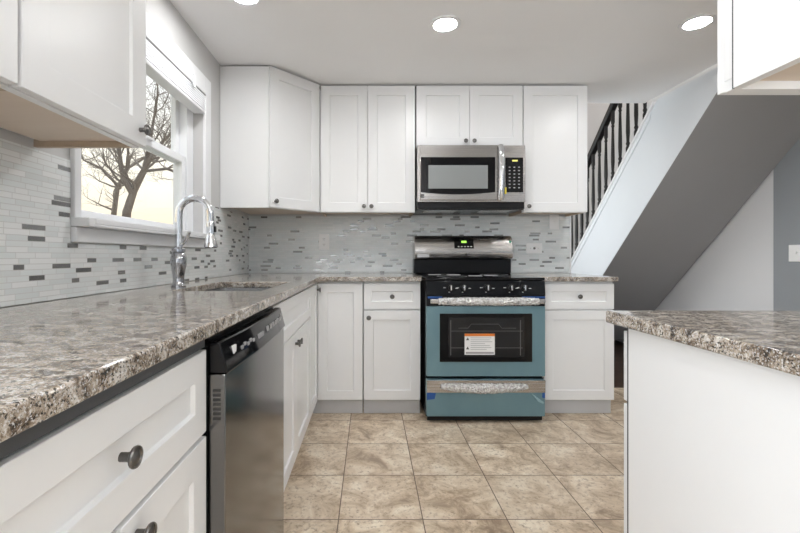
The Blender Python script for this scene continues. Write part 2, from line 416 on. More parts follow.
# bare trees outside, each limb a tapered tube that really branches in space
def tree(name, label, base, limbs, seed, depth, r0):
    rnd = random.Random(seed); t = thing(name, label, 'tree', base, 0, 'bare trees outside the window')
    B = Vector(base); tk, tw = MB(), MB()
    def grow(mb, p, d, L, r, lev):
        n = 5; pts = [p]; rad = [r]; q = p.copy(); dd = d.copy()
        kids = []
        for i in range(n):
            dd = (dd + Vector((rnd.uniform(-.32, .32), rnd.uniform(-.32, .32), rnd.uniform(-.16, .30)))).normalized()
            q = q + dd*(L/n); pts.append(q.copy()); rad.append(r*(1-.75*(i+1)/n))
            if i >= 1: kids.append((q.copy(), dd.copy(), rad[-1]))
        mb.tube(pts, rad, 6 if lev < 2 else 4)
        if lev < depth:
            for (kp, kd, kr) in kids:
                for _ in range(1 if rnd.random() < .72 else 2):
                    a = Vector((rnd.uniform(-1, 1), rnd.uniform(-1, 1), rnd.uniform(-.35, .8))).normalized()
                    grow(tw, kp, (kd*.55 + a*.85).normalized(), L*rnd.uniform(.5, .8), max(kr*.6, .0045), lev+1)
    for lm in limbs:
        pts = [Vector(p)-B for p, r in lm]; rad = [r for p, r in lm]
        tk.tube(pts, [q*.78 for q in rad], 8)
        for i in range(1, len(pts)):
            d = (pts[i]-pts[i-1]).normalized()
            if pts[i].z + B.z < 2.3: continue
            for _ in range(3):
                a = Vector((rnd.uniform(-1, 1), rnd.uniform(-.7, .7), rnd.uniform(-.2, .8))).normalized()
                grow(tw, pts[i], (d*.4+a).normalized(), rnd.uniform(.7, 1.3), rad[i]*.38, 1)
        grow(tw, pts[-1], (pts[-1]-pts[-2]).normalized(), 1.1, rad[-1], 1)
    tk.build('trunk', M['bark'], t, ang=60); tw.build('twigs', M['bark'], t, ang=60)
Y = 10.0
tree('bare_tree', 'bare dark forked tree nearest outside the kitchen window', (-5.88, Y, -.62), [
    [((-5.88, Y, -.62), .19), ((-5.86, Y, 1.2), .15), ((-5.82, Y, 2.1), .125), ((-5.68, Y+.05, 2.62), .11), ((-5.45, Y+.1, 3.12), .085), ((-5.40, Y+.2, 3.65), .06), ((-5.2, Y+.1, 4.5), .035)],
    [((-5.70, Y, 2.56), .09), ((-5.85, Y-.1, 2.9), .07), ((-5.92, Y-.1, 3.4), .055), ((-6.05, Y-.2, 4.2), .03)],
    [((-5.60, Y, 2.80), .07), ((-5.2, Y-.15, 3.3), .07), ((-4.85, Y-.2, 3.75), .05), ((-4.4, Y-.3, 4.1), .03)],
    [((-5.45, Y+.1, 3.1), .05), ((-5.0, Y+.3, 3.2), .045), ((-4.5, Y+.3, 3.0), .03), ((-4.1, Y+.3, 2.9), .015)]], 3, 3, .1)
Y = 17.0
tree('bare_tree', 'thinner bare tree leaning behind the forked tree outside', (-10.7, Y, -.62), [
    [((-10.7, Y, -.62), .19), ((-10.6, Y, 1.3), .16), ((-10.4, Y, 2.9), .13), ((-10.15, Y-.2, 3.8), .11), ((-9.7, Y-.2, 4.6), .08), ((-9.75, Y-.2, 6.0), .05)],
    [((-10.15, Y, 3.8), .085), ((-10.9, Y, 4.6), .07), ((-11.5, Y-.2, 4.9), .05), ((-12.0, Y-.2, 6.0), .03)],
    [((-9.7, Y-.2, 4.6), .07), ((-8.9, Y, 5.2), .055), ((-8.3, Y+.2, 5.4), .04), ((-7.6, Y, 6.3), .025)]], 11, 3, .1)

# ------------------------------------------------------------------ tile backsplashes
mb = MB(); ys = [-.9, 1.356, 2.554, 3.352]; zs = [.916, 1.093, 1.36]
bm = bmesh.new()
mb.bm.free(); mb = MB(); mb.cells(ys, zs, lambda y, z: z < 1.093 or y < 1.356 or y > 2.554, 0, .008)
for v in mb.bm.verts: v.co = Vector((XL + .0005 + v.co.z, v.co.x, v.co.y))
o = mb.build('backsplash', M['mosy']); struct(o, 'linear glass mosaic backsplash on the window wall')
bm.free()
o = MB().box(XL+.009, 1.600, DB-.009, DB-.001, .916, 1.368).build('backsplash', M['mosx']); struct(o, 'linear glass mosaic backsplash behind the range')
o = MB().box(1.6025, 1.612, DB-.012, 3.47, .0, 2.286).build('trim_1', M['trim']); struct(o, 'white end trim of the back wall')

# ------------------------------------------------------------------ cabinets
KNOB = [(.0065, 0), (.0065, .010), (.0075, .014), (.0145, .018), (.0155, .021), (.0145, .0235), (.0125, .0235), (.0115, .0215), (.009, .0225), (.004, .0245), (.0005, .025)]
kme = None
def knob(parent, x, z, y=0):
    global kme
    if kme is None:
        k = MB().lathe(KNOB, 20, Matrix.Rotation(R(90), 4, 'X')).build('knob', M['nickel'], parent, 'dark metal round knob'); kme = k.data
    else:
        k = bpy.data.objects.new('knob', kme); COL.objects.link(k); k.parent = parent; k['label'] = 'dark metal round knob'
    k.location = (x, y-.0003, z); return k
def front(t, kind, x0, x1, z0, z1, kn=None, rail=.062):
    d = MB().shaker(x0, x1, z0, z1, rail=rail).build(kind, M['cab'], t, bevel=.0012)
    if kn: knob(d, *kn)
    return d
def base_cab(label, loc, rz, W, drawers, doors, depth=.60, toe=True, group='white shaker base cabinets', strip=False):
    t = thing('base_cabinet', label, 'cabinet', loc, rz, group)
    MB().box(0, W, .021, depth, .10, .882).build('body', M['cab'], t, bevel=.001)
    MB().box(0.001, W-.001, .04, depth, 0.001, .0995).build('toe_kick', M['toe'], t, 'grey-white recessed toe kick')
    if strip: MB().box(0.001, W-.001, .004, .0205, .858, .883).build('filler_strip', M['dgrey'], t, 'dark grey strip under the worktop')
    for a in drawers: front(t, 'drawer', *a)
    for a in doors: front(t, 'door', *a)
    return t
ZD = (.103, .692); ZW = (.700, .868)
FX = -.345      # front plane of the left run
# left run: local x runs away from the camera
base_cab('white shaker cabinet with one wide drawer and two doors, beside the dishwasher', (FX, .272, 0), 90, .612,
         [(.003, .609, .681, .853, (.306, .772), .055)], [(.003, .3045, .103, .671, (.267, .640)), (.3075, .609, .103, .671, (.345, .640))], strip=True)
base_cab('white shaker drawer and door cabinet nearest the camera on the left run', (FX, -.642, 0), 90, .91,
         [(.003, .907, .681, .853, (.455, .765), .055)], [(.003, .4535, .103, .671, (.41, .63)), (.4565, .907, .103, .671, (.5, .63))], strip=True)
t = base_cab('white shaker sink cabinet with false drawer front and two doors under the sink', (FX, 1.506, 0), 90, .91,
         [(.003, .907, .700, .868, None, .05)], [(.003, .4535, .103, .692, (.425, .645)), (.4565, .907, .103, .692, (.485, .645))])
# hollow out the sink cabinet: open-topped carcass
for c in t.children:
    if c.name.startswith('body'):
        bpy.data.objects.remove(c)
        break
mb = MB(); mb.box(0, .018, .021, .60, .10, .882); mb.box(.892, .91, .021, .60, .10, .882); mb.box(.018, .892, .021, .60, .10, .118); mb.box(.018, .892, .582, .60, .118, .882); mb.box(.018, .892, .021, .039, .69, .882)
mb.build('body', M['cab'], t)

t = thing('corner_cabinet', 'white lazy-susan corner base cabinet with two narrow doors meeting at right angles', 'cabinet', (FX, 2.75, 0), 0, 'white shaker base cabinets')
Lp = lambda e: [(-.62, .60), (.298, .60), (.298, .021+e), (-.021-e, .021+e), (-.021-e, -.325), (-.62, -.325)]
MB().prism(Lp(0), 'z', .10, .882).build('body', M['cab'], t, bevel=.001)
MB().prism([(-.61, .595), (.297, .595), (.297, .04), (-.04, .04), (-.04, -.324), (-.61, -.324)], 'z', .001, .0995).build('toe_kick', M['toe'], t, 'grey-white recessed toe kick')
MB().shaker(.003, .295, .103, .868, rail=.058).build('door', M['cab'], t, bevel=.0012)
d = MB().shaker(0, .318, .103, .868, rail=.058).build('door', M['cab'], t, bevel=.0012, loc=(0, -.322, 0), rot=(0, 0, R(90)))
knob(d, .288, .83)
base_cab('white shaker base cabinet with drawer over door, on the left side of the range', (-.043, 2.75, 0), 0, .377,
         [(.002, .374, *ZW, (.188, .784), .05)], [(.002, .374, *ZD, (.035, .645))])
base_cab('white shaker base cabinet with drawer over door, on the right side of the range', (1.106, 2.75, 0), 0, .502,
         [(.037, .500, *ZW, (.268, .784), .05)], [(.037, .500, *ZD)])
# peninsula
t = base_cab('white base cabinet of the peninsula showing its plain side panel', (1.531, 1.02, 0), 180, .914,
         [(.004, .455, *ZW, (.23, .784), .05), (.459, .912, *ZW, (.68, .784), .05)], [(.004, .455, *ZD, (.42, .645)), (.459, .912, *ZD, (.49, .645))], depth=.655)
MB().box(.913, .917, .027, .655, .001, .882).build('side_panel', M['cab'], t); MB().box(.913, .9162, .0205, .0268, .001, .882).build('groove_shade', M['dgrey'], t)  # dark strip stands in for the shadow at the panel step

def upper_cab(label, loc, rz, W, z0, z1, doors, depth=.318, wood_ends=True, skin=False):
    t = thing('wall_cabinet', label, 'cabinet', loc, rz, 'white shaker wall cabinets')
    H = z1-z0
    MB().box(0, W, .021, depth, .022, H).build('body', M['cab'], t, bevel=.001)
    MB().box(0, W, .021, .040, 0, .0215).build('bottom_rail', M['cab'], t)
    MB().box(.018, W-.018, .0405, depth-.02, .016, .0217).build('bottom_panel', M['maple'], t, 'maple veneer underside')
    for x in (0, W-.016): MB().box(x, x+.016, .0405, depth, 0, .0215).build('side_rail', M['maple_edge'] if wood_ends else M['cab'], t)
    if skin:
        MB().box(W-.001, W+.003, .0445, depth, 0, H).build('side_panel', M['cab'], t); MB().box(W-.001, W+.0022, .0405, .0445, 0, H).build('groove_shade', M['dgrey'], t)  # dark strip paints the groove shadow beside the side panel
    for (x0, x1, kx) in doors:
        d = MB().shaker(x0, x1, .003, H-.003, rail=.068).build('door', M['cab'], t, bevel=.0012)
        if kx: knob(d, kx, .043)
    return t
UZ0, UZ1 = 1.366, 2.288
UF = DB-.33
# left wall (local x runs away from the camera)
upper_cab('white shaker wall cabinet on the window wall beside the window', (-.655, .785, UZ0), 90, .440, UZ0, UZ1, [(.002, .438, .405)])
upper_cab('white shaker wall cabinet at the upper left edge, farther from the window', (-.655, .325, UZ0), 90, .455, UZ0, UZ1, [(.002, .453, .04)])
# diagonal corner wall cabinet
t = thing('corner_wall_cabinet', 'white diagonal corner wall cabinet with one tall angled door', 'cabinet', (-.665, 2.725, UZ0), 0, 'white shaker wall cabinets')
px, py = -.312, .630
MB().prism([(px, 0), (.0, 0), (.293, .310), (.293, py), (px, py)], 'z', .022, UZ1-UZ0).build('body', M['cab'], t, bevel=.001)
MB().prism([(px, 0), (.0, 0), (.293, .310), (.293, .328), (-.006, .018), (px, .018)], 'z', 0, .0215).build('bottom_rail', M['cab'], t)
MB().prism([(px+.02, .03), (-.012, .03), (.275, .333), (.275, py-.02), (px+.02, py-.02)], 'z', .016, .0217).build('bottom_panel', M['maple'], t, 'maple veneer underside')
d = MB().shaker(.004, .418, .003, UZ1-UZ0-.003, rail=.068).build('door', M['cab'], t, bevel=.0012, loc=(.0150, -.0142, 0), rot=(0, 0, R(46.6)))
knob(d, .04, .043)
upper_cab('white double-door wall cabinet between the corner cabinet and the microwave', (-.362, UF, UZ0), 0, .690, UZ0, UZ1, [(.002, .3435, .318), (.3465, .688, .372)])
upper_cab('short white double-door wall cabinet above the microwave', (.336, UF, 1.838), 0, .772, 1.838, UZ1, [(.002, .3845, .355), (.3875, .770, .417)])
upper_cab('tall white single-door wall cabinet right of the microwave', (1.112, UF, UZ0), 0, .466, UZ0, UZ1, [(.002, .464, .035)])
# over the peninsula, doors to the far side
upper_cab('white wall cabinet hanging over the peninsula at the upper right', (1.63, .866, UZ0+.014), 180, .913, UZ0+.014, ZC-.002, [(.002, .455, .42), (.458, .911, .49)], depth=.345, wood_ends=False, skin=True)
o = MB().box(-.36, 1.575, UF+.04, DB-.01, UZ1+.001, ZC-.001).build('gap_shade_back', M['gap']); struct(o, 'dark slab painting the shade between wall cabinets and ceiling')  # near-black slab in place of the shade in the ceiling gap

o = MB().prism([(XL+.003, 2.745), (-.675, 2.745), (-.395, 3.04), (-.365, 3.06), (-.365, 3.34), (XL+.003, 3.34)], 'z', UZ1+.001, ZC-.001).build('gap_shade_corner', M['gap']); struct(o, 'dark slab painting the shade above the corner wall cabinet')  # same painted shade, shaped to the corner cabinet

# ------------------------------------------------------------------ worktops and sink
SX0, SX1, SY0, SY1 = -.785, -.425, 1.62, 2.20
xs = [XL+.009, SX0, SX1, -.325, .336]; ys = [-.70, SY0, SY1, 2.72, DB-.010]
mb = MB().cells(xs, ys, lambda x, y: not (SX0 < x < SX1 and SY0 < y < SY1) and not (x > -.325 and y < 2.72), .884, .914)
o = mb.build('worktop', M['granite'], bevel=.004); tag(o, 'L-shaped speckled granite worktop along the window wall with the sink cut-out', 'worktop', 'granite worktops')
o = MB().box(1.104, 1.618, 2.72, DB-.010, .884, .914).build('worktop', M['granite'], bevel=.004); tag(o, 'small granite worktop right of the range', 'worktop', 'granite worktops')
o = MB().box(.588, 1.56, .33, 1.045, .884, .914).build('worktop', M['granite'], bevel=.004); tag(o, 'granite worktop of the white peninsula', 'worktop', 'granite worktops')

sk = thing('sink', 'stainless undermount sink set into the granite worktop under the window', 'sink', ((SX0+SX1)/2, (SY0+SY1)/2, .66))
def rrect(hx, hy, r, z, n=5):
    out = []
    for cx, cy, a0 in ((hx-r, hy-r, 0), (-hx+r, hy-r, 90), (-hx+r, -hy+r, 180), (hx-r, -hy+r, 270)):
        for k in range(n+1): a = R(a0 + 90*k/n); out.append((cx+r*math.cos(a), cy+r*math.sin(a), z))
    return out
mb = MB(); hx, hy = (SX1-SX0)/2, (SY1-SY0)/2
rings = [rrect(hx+.03, hy+.03, .05, .223), rrect(hx+.004, hy+.004, .035, .223), rrect(hx, hy, .04, .05), rrect(hx-.02, hy-.02, .05, .02), rrect(hx-.05, hy-.05, .05, .012)]
vr = [[mb.bm.verts.new(p) for p in r] for r in rings]
for a, b in zip(vr, vr[1:]):
    for k in range(len(a)): mb.bm.faces.new((a[k], a[(k+1) % len(a)], b[(k+1) % len(a)], b[k]))
mb.bm.faces.new(vr[-1])
mb.build('basin', M['sinks'], sk)
MB().lathe([(.045, .013), (.045, .017), (.035, .017), (.03, .014)], 24).build('drain', M['chrome'], sk)

# ------------------------------------------------------------------ faucet
fa = thing('faucet', 'chrome gooseneck pull-down kitchen faucet standing behind the sink', 'faucet', (-.838, 1.83, .9145))
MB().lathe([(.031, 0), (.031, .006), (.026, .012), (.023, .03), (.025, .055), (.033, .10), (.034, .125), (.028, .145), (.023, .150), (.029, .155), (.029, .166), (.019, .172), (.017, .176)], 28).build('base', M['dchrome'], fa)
pts = [(0, 0, .17), (0, 0, .24), (0, 0, .31)]
r_, cx = .070, .070
for k in range(1, 13):
    a = math.pi - math.pi*k/12*1.03; pts.append((cx+r_*math.cos(a), 0, .318+r_*math.sin(a)))
pts.append((pts[-1][0], 0, .285)); MB().tube(pts, .0155, 16).build('spout', M['chrome'], fa)
MB().lathe([(.0145, .0), (.0165, -.012), (.0165, -.045), (.0155, -.055), (.0185, -.062), (.026, -.098), (.027, -.106), (.024, -.107)], 24, Matrix.Translation((.1415, 0, .288)) @ Matrix.Diagonal((1.12, 1.12, 1.08, 1))).build('spray_head', M['chrome'], fa)
MB().lathe([(.0245, 0), (.0245, -.003)], 24, Matrix.Translation((.1415, 0, .1735))).build('spray_face', M['blackm'], fa, 'black spray face')
MB().box(.1585, .1635, -.008, .008, .240, .266).build('button', M['blackm'], fa, 'black spray button', bevel=.002)
MB().tube([(.012, -.004, .185), (.028, -.012, .196), (.045, -.022, .214), (.062, -.033, .240)], [.0095, .0085, .008, .007], 12).build('lever', M['chrome'], fa)

# ------------------------------------------------------------------ dishwasher
dw = thing('dishwasher', 'stainless dishwasher with black control strip between white cabinets', 'dishwasher', (-.345, .893, 0), 90)
W = .604; b = -.036   # front of door, local y
MB().box(.004, W-.004, .001, .58, .09, .872).build('body', M['black'], dw)
MB().box(.01, W-.01, .03, .50, .001, .089).build('toe_kick', M['blackm'], dw)
def bowed(z0, z1, yb0, yb1, bow=.010, n=14, back=.0):
    mb = MB(); P = []
    for zz, yb in ((z0, yb0), (z1, yb1)):
        row = []
        for k in range(n+1):
            u = k/n; row.append((u*W, yb - bow*(1-(2*u-1)**2), zz))
        P.append(row)
    vf = [[mb.bm.verts.new(p) for p in r] for r in P]
    vb = [[mb.bm.verts.new((p[0], back, p[2])) for p in r] for r in P]
    for k in range(n):
        mb.bm.faces.new((vf[0][k], vf[0][k+1], vf[1][k+1], vf[1][k])); mb.bm.faces.new((vb[0][k+1], vb[0][k], vb[1][k], vb[1][k+1]))
        mb.bm.faces.new((vf[1][k], vf[1][k+1], vb[1][k+1], vb[1][k])); mb.bm.faces.new((vb[0][k], vb[0][k+1], vf[0][k+1], vf[0][k]))
    for k in (0, n): mb.bm.faces.new((vf[0][k], vf[1][k], vb[1][k], vb[0][k]))
    return mb
door = bowed(.045, .797, b, b).build('door', M['dsteel'], dw, bevel=.002)
mb = MB()
for k in range(7): mb.box(-.0015, .001, b+.010, b+.026, .700+k*.010, .7055+k*.010)
mb.build('vent', M['ink'], door, 'black vent slots')
pan = bowed(.799, .866, b-.006, b+.012).build('control_panel', M['bglass'], dw, bevel=.003)
def on_panel(u, w_, zc, h, mat, name):
    mb = MB()
    f = (zc-.799)/.067; y = b-.006+.018*f - .010*(1-(2*(u+w_/2)/W-1)**2)
    mb.box(u, u+w_, y-.0022, y+.004, zc-h/2, zc+h/2); return mb.build(name, mat, pan)
on_panel(.05, .02, .838, .018, M['white'], 'logo')
for k in range(5): on_panel(.10+k*.022, .014, .832 + .004*(k % 2), .008, M['grey'], 'button')
on_panel(.235, .055, .832, .012, M['grey'], 'display')
for k in range(6): on_panel(.33+k*.038, .024, .836, .014, M['steel'] if k % 2 else M['grey'], 'button')
on_panel(.56, .02, .840, .016, M['grey'], 'button')

# ------------------------------------------------------------------ microwave
MW, MZ = .758, 1.379
mw = thing('microwave', 'stainless over-the-range microwave mounted under the short wall cabinet', 'microwave', (.333, 2.935, MZ))
MB().box(.003, MW-.003, .031, .418, .0, .455).build('body', M['black'], mw)
MB().prism([(.0, .05), (.0, .447), (.03, .455), (.03, .05)], 'x', 0, MW).build('front_frame', M['steel'], mw, bevel=.003)
door = MB().box(.018, .560, -.012, -.0005, .062, .448).build('door', M['steel'], mw, bevel=.004)
# black window with a bowed lower edge
pt = [(.022+.538*0, .362), (.022+.520, .362)]
low = [(.022+.520*(1-k/10), .118+.010*0 - .016*(1-(2*k/10-1)**2)) for k in range(11)]
MB().prism(pt[::1] + low, 'y', -.0155, -.0125).build('window_border', M['bglass'], door)
MB().box(.075, .490, -.0165, -.0157, .142, .305).build('window_pane', plain('microwave_mesh', (.26, .275, .275), .35, .2), door)
hp = []
for k in range(13):
    u = k/12; hp.append((.580, -.018-.032*math.sin(math.pi*u)**.6, .066+u*.378))
mb = MB(); mb.tube(hp, [.014]*13, 12)
for v in mb.bm.verts: v.co.x = .580 + (v.co.x-.580)*1.35
mb.build('handle', M['chrome'], door, 'polished bowed vertical handle')
cp = MB().box(.618, .742, -.004, -.0005, .118, .362).build('control_panel', M['bglass'], mw, bevel=.002)
MB().box(.664, .702, -.0047, -.0041, .334, .345).build('display', M['ledy'], cp, 'yellow-green lit clock display')
for r in range(7):
    for c in range(3): MB().box(.640+c*.033, .652+c*.033, -.0047, -.0041, .146+r*.024, .1535+r*.024).build('button', M['grey'], cp)
MB().box(.612, .624, -.0052, -.0042, .106, .152).build('tag', M['yellow'], mw, 'small yellow tag')
e = MB().box(.022, .046, -.0135, -.0125, .078, .102).build('emblem', M['ink'], mw, 'small dark square emblem')
MB().box(.026, .042, -.0142, -.0136, .089, .091).build('emblem_line', M['white'], e)
MB().box(.004, MW-.004, .010, .030, .004, .049).build('vent_grille', M['blackm'], mw)
mb = MB(); mb.box(.06, .29, .06, .20, -.004, -.0005); mb.box(.46, .68, .06, .20, -.004, -.0005); mb.build('filter', M['steel'], mw)

# ------------------------------------------------------------------ range
RW = .747
rg = thing('range', 'freestanding black and stainless kitchen range with blue protective film', 'range', (.352, 2.615, 0))
MB().box(.003, RW-.003, .045, .72, .03, .895).build('body', M['black'], rg, bevel=.002)
mb = MB()
for x in (.05, RW-.05):
    for y in (.1, .62): mb.lathe([(.018, 0.001), (.018, .0295)], 12, Matrix.Translation((x, y, 0)))
mb.build('feet', M['blackm'], rg)
MB().box(.01, RW-.01, .03, .044, .012, .10).build('kick_strip', M['blackm'], rg)
ct = MB().box(-.001, RW+.001, .012, .655, .8955, .914).build('cooktop', M['bglass'], rg, 'black glass cooktop', bevel=.004)
for (x, y, r) in ((.20, .20, .10), (.56, .20, .085), (.20, .46, .085), (.56, .46, .10)):
    MB().lathe([(r, .9142), (r, .9146), (r-.004, .9146), (r-.004, .9142)], 40, Matrix.Translation((x, y, 0)), cap=False).build('burner_ring', M['grey'], ct)
for i, (x, y, a) in enumerate(((.25, .40, 8), (.37, .25, -6), (.12, .44, 3), (.50, .33, 12))):
    MB().box(-.045, .045, -.02, .02, 0, .0012).build('packing_strip', M['white'], ct, 'white packing slip on the cooktop', loc=(x, y, .9147), rot=(0, 0, R(a)))
cp = MB().prism([(.0, .800), (.012, .894), (.044, .894), (.044, .800)], 'x', 0, RW).build('control_panel', M['bglass'], rg, 'black front control panel', bevel=.003)
for x in (.152, .235, .382, .529, .612):
    k = MB().lathe([(.024, 0), (.024, .006), (.0175, .009), (.016, .026), (.014, .028)], 24, Matrix.Translation((x, .0055, .850)) @ Matrix.Rotation(R(83+0), 4, 'X')).build('control_knob', M['blackm'], cp)
    mb = MB().box(x-.005, x+.005, -.028, -.020, .836, .868); mb.build('grip', M['chrome'], k, 'bright metal grip', bevel=.002)
    mb = MB(); mb.box(x-.045, x-.03, .0005, .004, .850, .853); mb.box(x+.03, x+.045, .0005, .004, .846, .849); mb.box(x-.012, x-.004, -.0005, .004, .822, .825)
    mb.build('dial_print', M['white'], cp)
od = MB().box(.002, RW-.002, .0, .044, .296, .735).build('oven_door', M['film'], rg, 'oven door under blue protective film', bevel=.004)
MB().box(.002, RW-.002, .004, .044, .736, .798).build('door_top_trim', M['blackm'], od, 'black strip behind the handle')
MB().box(.084, .662, -.004, -.0005, .388, .690).build('window_border', M['bglass'], od, 'black glass window border', bevel=.003)
pane = MB().box(.138, .612, -.0058, -.0042, .418, .665).build('window_pane', plain('oven_window', (.014, .014, .015), .08, .0), od, bevel=.001)
mb = MB()
for z in (.475, .580): mb.box(.15, .60, -.0068, -.0060, z, z+.003)
mb.tube([(.20, -.0065, .60), (.26, -.0065, .60), (.28, -.0065, .625), (.45, -.0065, .625), (.47, -.0065, .60), (.56, -.0065, .60)], .0015, 6)
for x in (.15, .585): mb.box(x, x+.004, -.0068, -.0060, .43, .65)
mb.build('oven_rack', M['rack'], pane, 'oven rack behind the glass')
st = MB().box(.238, .426, -.0085, -.007, .434, .566).build('sticker', M['white'], od, 'white warning sticker with orange header')
MB().box(.238, .426, -.0092, -.0086, .550, .566).build('sticker_header', M['orange'], st)
mb = MB()
for k, wd in enumerate((.13, .12, .135, .09, .12, .13, .10)): mb.box(.275, .275+wd, -.0092, -.0086, .538-k*.012, .541-k*.012)
mb.box(.245, .42, -.0092, -.0086, .440, .452); mb.build('sticker_text', M['grey'], st)
mb = MB()
for z in (.525, .468): mb.prism([(.247, z), (.267, z), (.257, z+.018)], 'y', -.0092, -.0086)
mb.build('sticker_icon', M['ink'], st)
def wrapped(z, x0, x1, y, parent, r, bow=0, seed=1, label='bar handle in clear bubble wrap'):
    h = MB().box(.02, RW-.02, y-.010, y+.010, z-.015, z+.015).build('handle', M['steel'], parent, 'steel bar handle', bevel=.006)
    mb = MB(); mb.box(.03, .05, y+.010, .0+.003, z-.012, z+.012); mb.box(RW-.05, RW-.03, y+.010, .003, z-.012, z+.012); mb.build('bracket', M['blackm'], h)
    rnd = random.Random(seed); n, sg = 90, 20; mb = MB(); rings = []
    for i in range(n+1):
        u = i/n; x = x0+(x1-x0)*u; rr = r*(.72+.28*math.sin(math.pi*u)**.4)
        rings.append([mb.bm.verts.new((x+rnd.uniform(-.002, .002), y+(rr+rnd.uniform(-.004, .003))*math.cos(2*math.pi*k/sg)*.8, z-bow*math.sin(math.pi*u)+(rr+rnd.uniform(-.004, .003))*math.sin(2*math.pi*k/sg))) for k in range(sg)])
    for a, b_ in zip(rings, rings[1:]):
        for k in range(sg): mb.bm.faces.new((a[k], a[(k+1) % sg], b_[(k+1) % sg], b_[k]))
    mb.bm.faces.new(rings[0]); mb.bm.faces.new(rings[-1][::-1])
    mb.build('bubble_wrap', M['wrap'], h, 'clear bubble wrap around the handle', ang=80)
    return h
wrapped(.770, .07, .69, -.038, od, .026, seed=2)
MB().box(.01, .10, .0022, .0038, .785, .797).build('tape', M['tape'], od, 'blue painter tape'); MB().box(.60, .745, .0022, .0038, .786, .797).build('tape', M['tape'], od, 'blue painter tape')
dr = MB().box(.002, RW-.002, .002, .044, .045, .276).build('drawer', M['film'], rg, 'warming drawer under blue film', bevel=.004)
MB().prism([(.003, .196), (RW-.003, .196), (RW-.003, .272), (.003, .272)], 'y', -.003, .0015).build('drawer_rail', M['steel'], dr, 'bare steel top rail')
rnd = random.Random(5)
mb = MB(); rings = []; n = 70
for i in range(n+1):
    u = i/n; x = .09+u*.54; zc = .236 - .014*math.sin(math.pi*u); hh = .012+.020*math.sin(math.pi*u)**.5
    rings.append([mb.bm.verts.new((x, -.006-.022*math.sin(math.pi*k/8)+rnd.uniform(-.003, .003), zc+hh*math.cos(math.pi*k/8)+rnd.uniform(-.002, .002))) for k in range(9)] + [mb.bm.verts.new((x, -.0035, zc-hh*.8)), mb.bm.verts.new((x, -.0035, zc+hh*.8))])
for a, b_ in zip(rings, rings[1:]):
    for k in range(11): mb.bm.faces.new((a[k], a[(k+1) % 11], b_[(k+1) % 11], b_[k]))
mb.bm.faces.new(rings[0]); mb.bm.faces.new(rings[-1][::-1])
mb.build('handle', M['wrap'], dr, 'curved drawer handle in clear wrap', ang=80)
MB().prism([(.004, .150), (.052, .155), (.060, .192), (.004, .196)], 'y', -.0012, .0015).build('tape', M['tape'], dr, 'blue painter tape')
MB().prism([(RW-.022, .165), (RW-.004, .160), (RW-.004, .200), (RW-.020, .200)], 'y', -.0012, .0015).build('tape', M['tape'], dr, 'blue painter tape')
fl = plain('loose_film', (.30, .46, .52), .3, .2)
MB().prism([(.640, .205), (.735, .135), (.728, .128), (.700, .140), (.66, .190)], 'y', -.008, .0015).build('film_flap', fl, dr, 'loose peeled corner of film')
# backguard
MB().box(.0, RW, .60, .715, .9145, 1.028).build('backguard_base', M['black'], rg, 'black backguard base', bevel=.006, loc=(-.013, 0, 0))
prof = [(.715, 1.030), (.570, 1.030), (.558, 1.045), (.556, 1.085), (.566, 1.140), (.585, 1.185), (.605, 1.204), (.635, 1.208), (.715, 1.208)]
bgd = MB().prism(prof, 'x', .0, RW).build('backguard', M['steel'], rg, 'stainless backguard with clock', ang=50, bevel=.004, loc=(-.013, 0, 0))
def bgy(z):
    for (y0, z0), (y1, z1) in zip(prof[1:], prof[2:]):
        if z0 <= z <= z1: return y0+(y1-y0)*(z-z0)/(z1-z0)
    return .6
def bgp(x0, x1, z0, z1, off, mat, name, par, label=None):
    zz = [z0] + [z for _, z in prof if z0 < z < z1] + [z1]
    return MB().prism([(bgy(z)-off, z) for z in zz] + [(bgy(z)+.004, z) for z in zz[::-1]], 'x', x0, x1).build(name, mat, par, label)
ds = bgp(.302, .450, 1.108, 1.180, .002, M['bglass'], 'clock', bgd, 'black clock display')
bgp(.358, .396, 1.150, 1.166, .0028, M['led'], 'digits', ds, 'green lit digits')
for k in range(5): bgp(.328+k*.024, .340+k*.024, 1.118, 1.125, .0028, M['white'], 'button', ds)
bgp(.378, .398, 1.052, 1.068, .0012, M['ink'], 'emblem', bgd, 'small dark square emblem')
bgp(.722, .738, 1.150, 1.166, .0012, M['green'], 'sticker', bgd, 'small green sticker')
MB().box(.02, .11, .5545, .5565, 1.040, 1.065).build('label_strip', plain('clear_label', (.5, .5, .5), .3, .6), bgd, 'clear label strip')

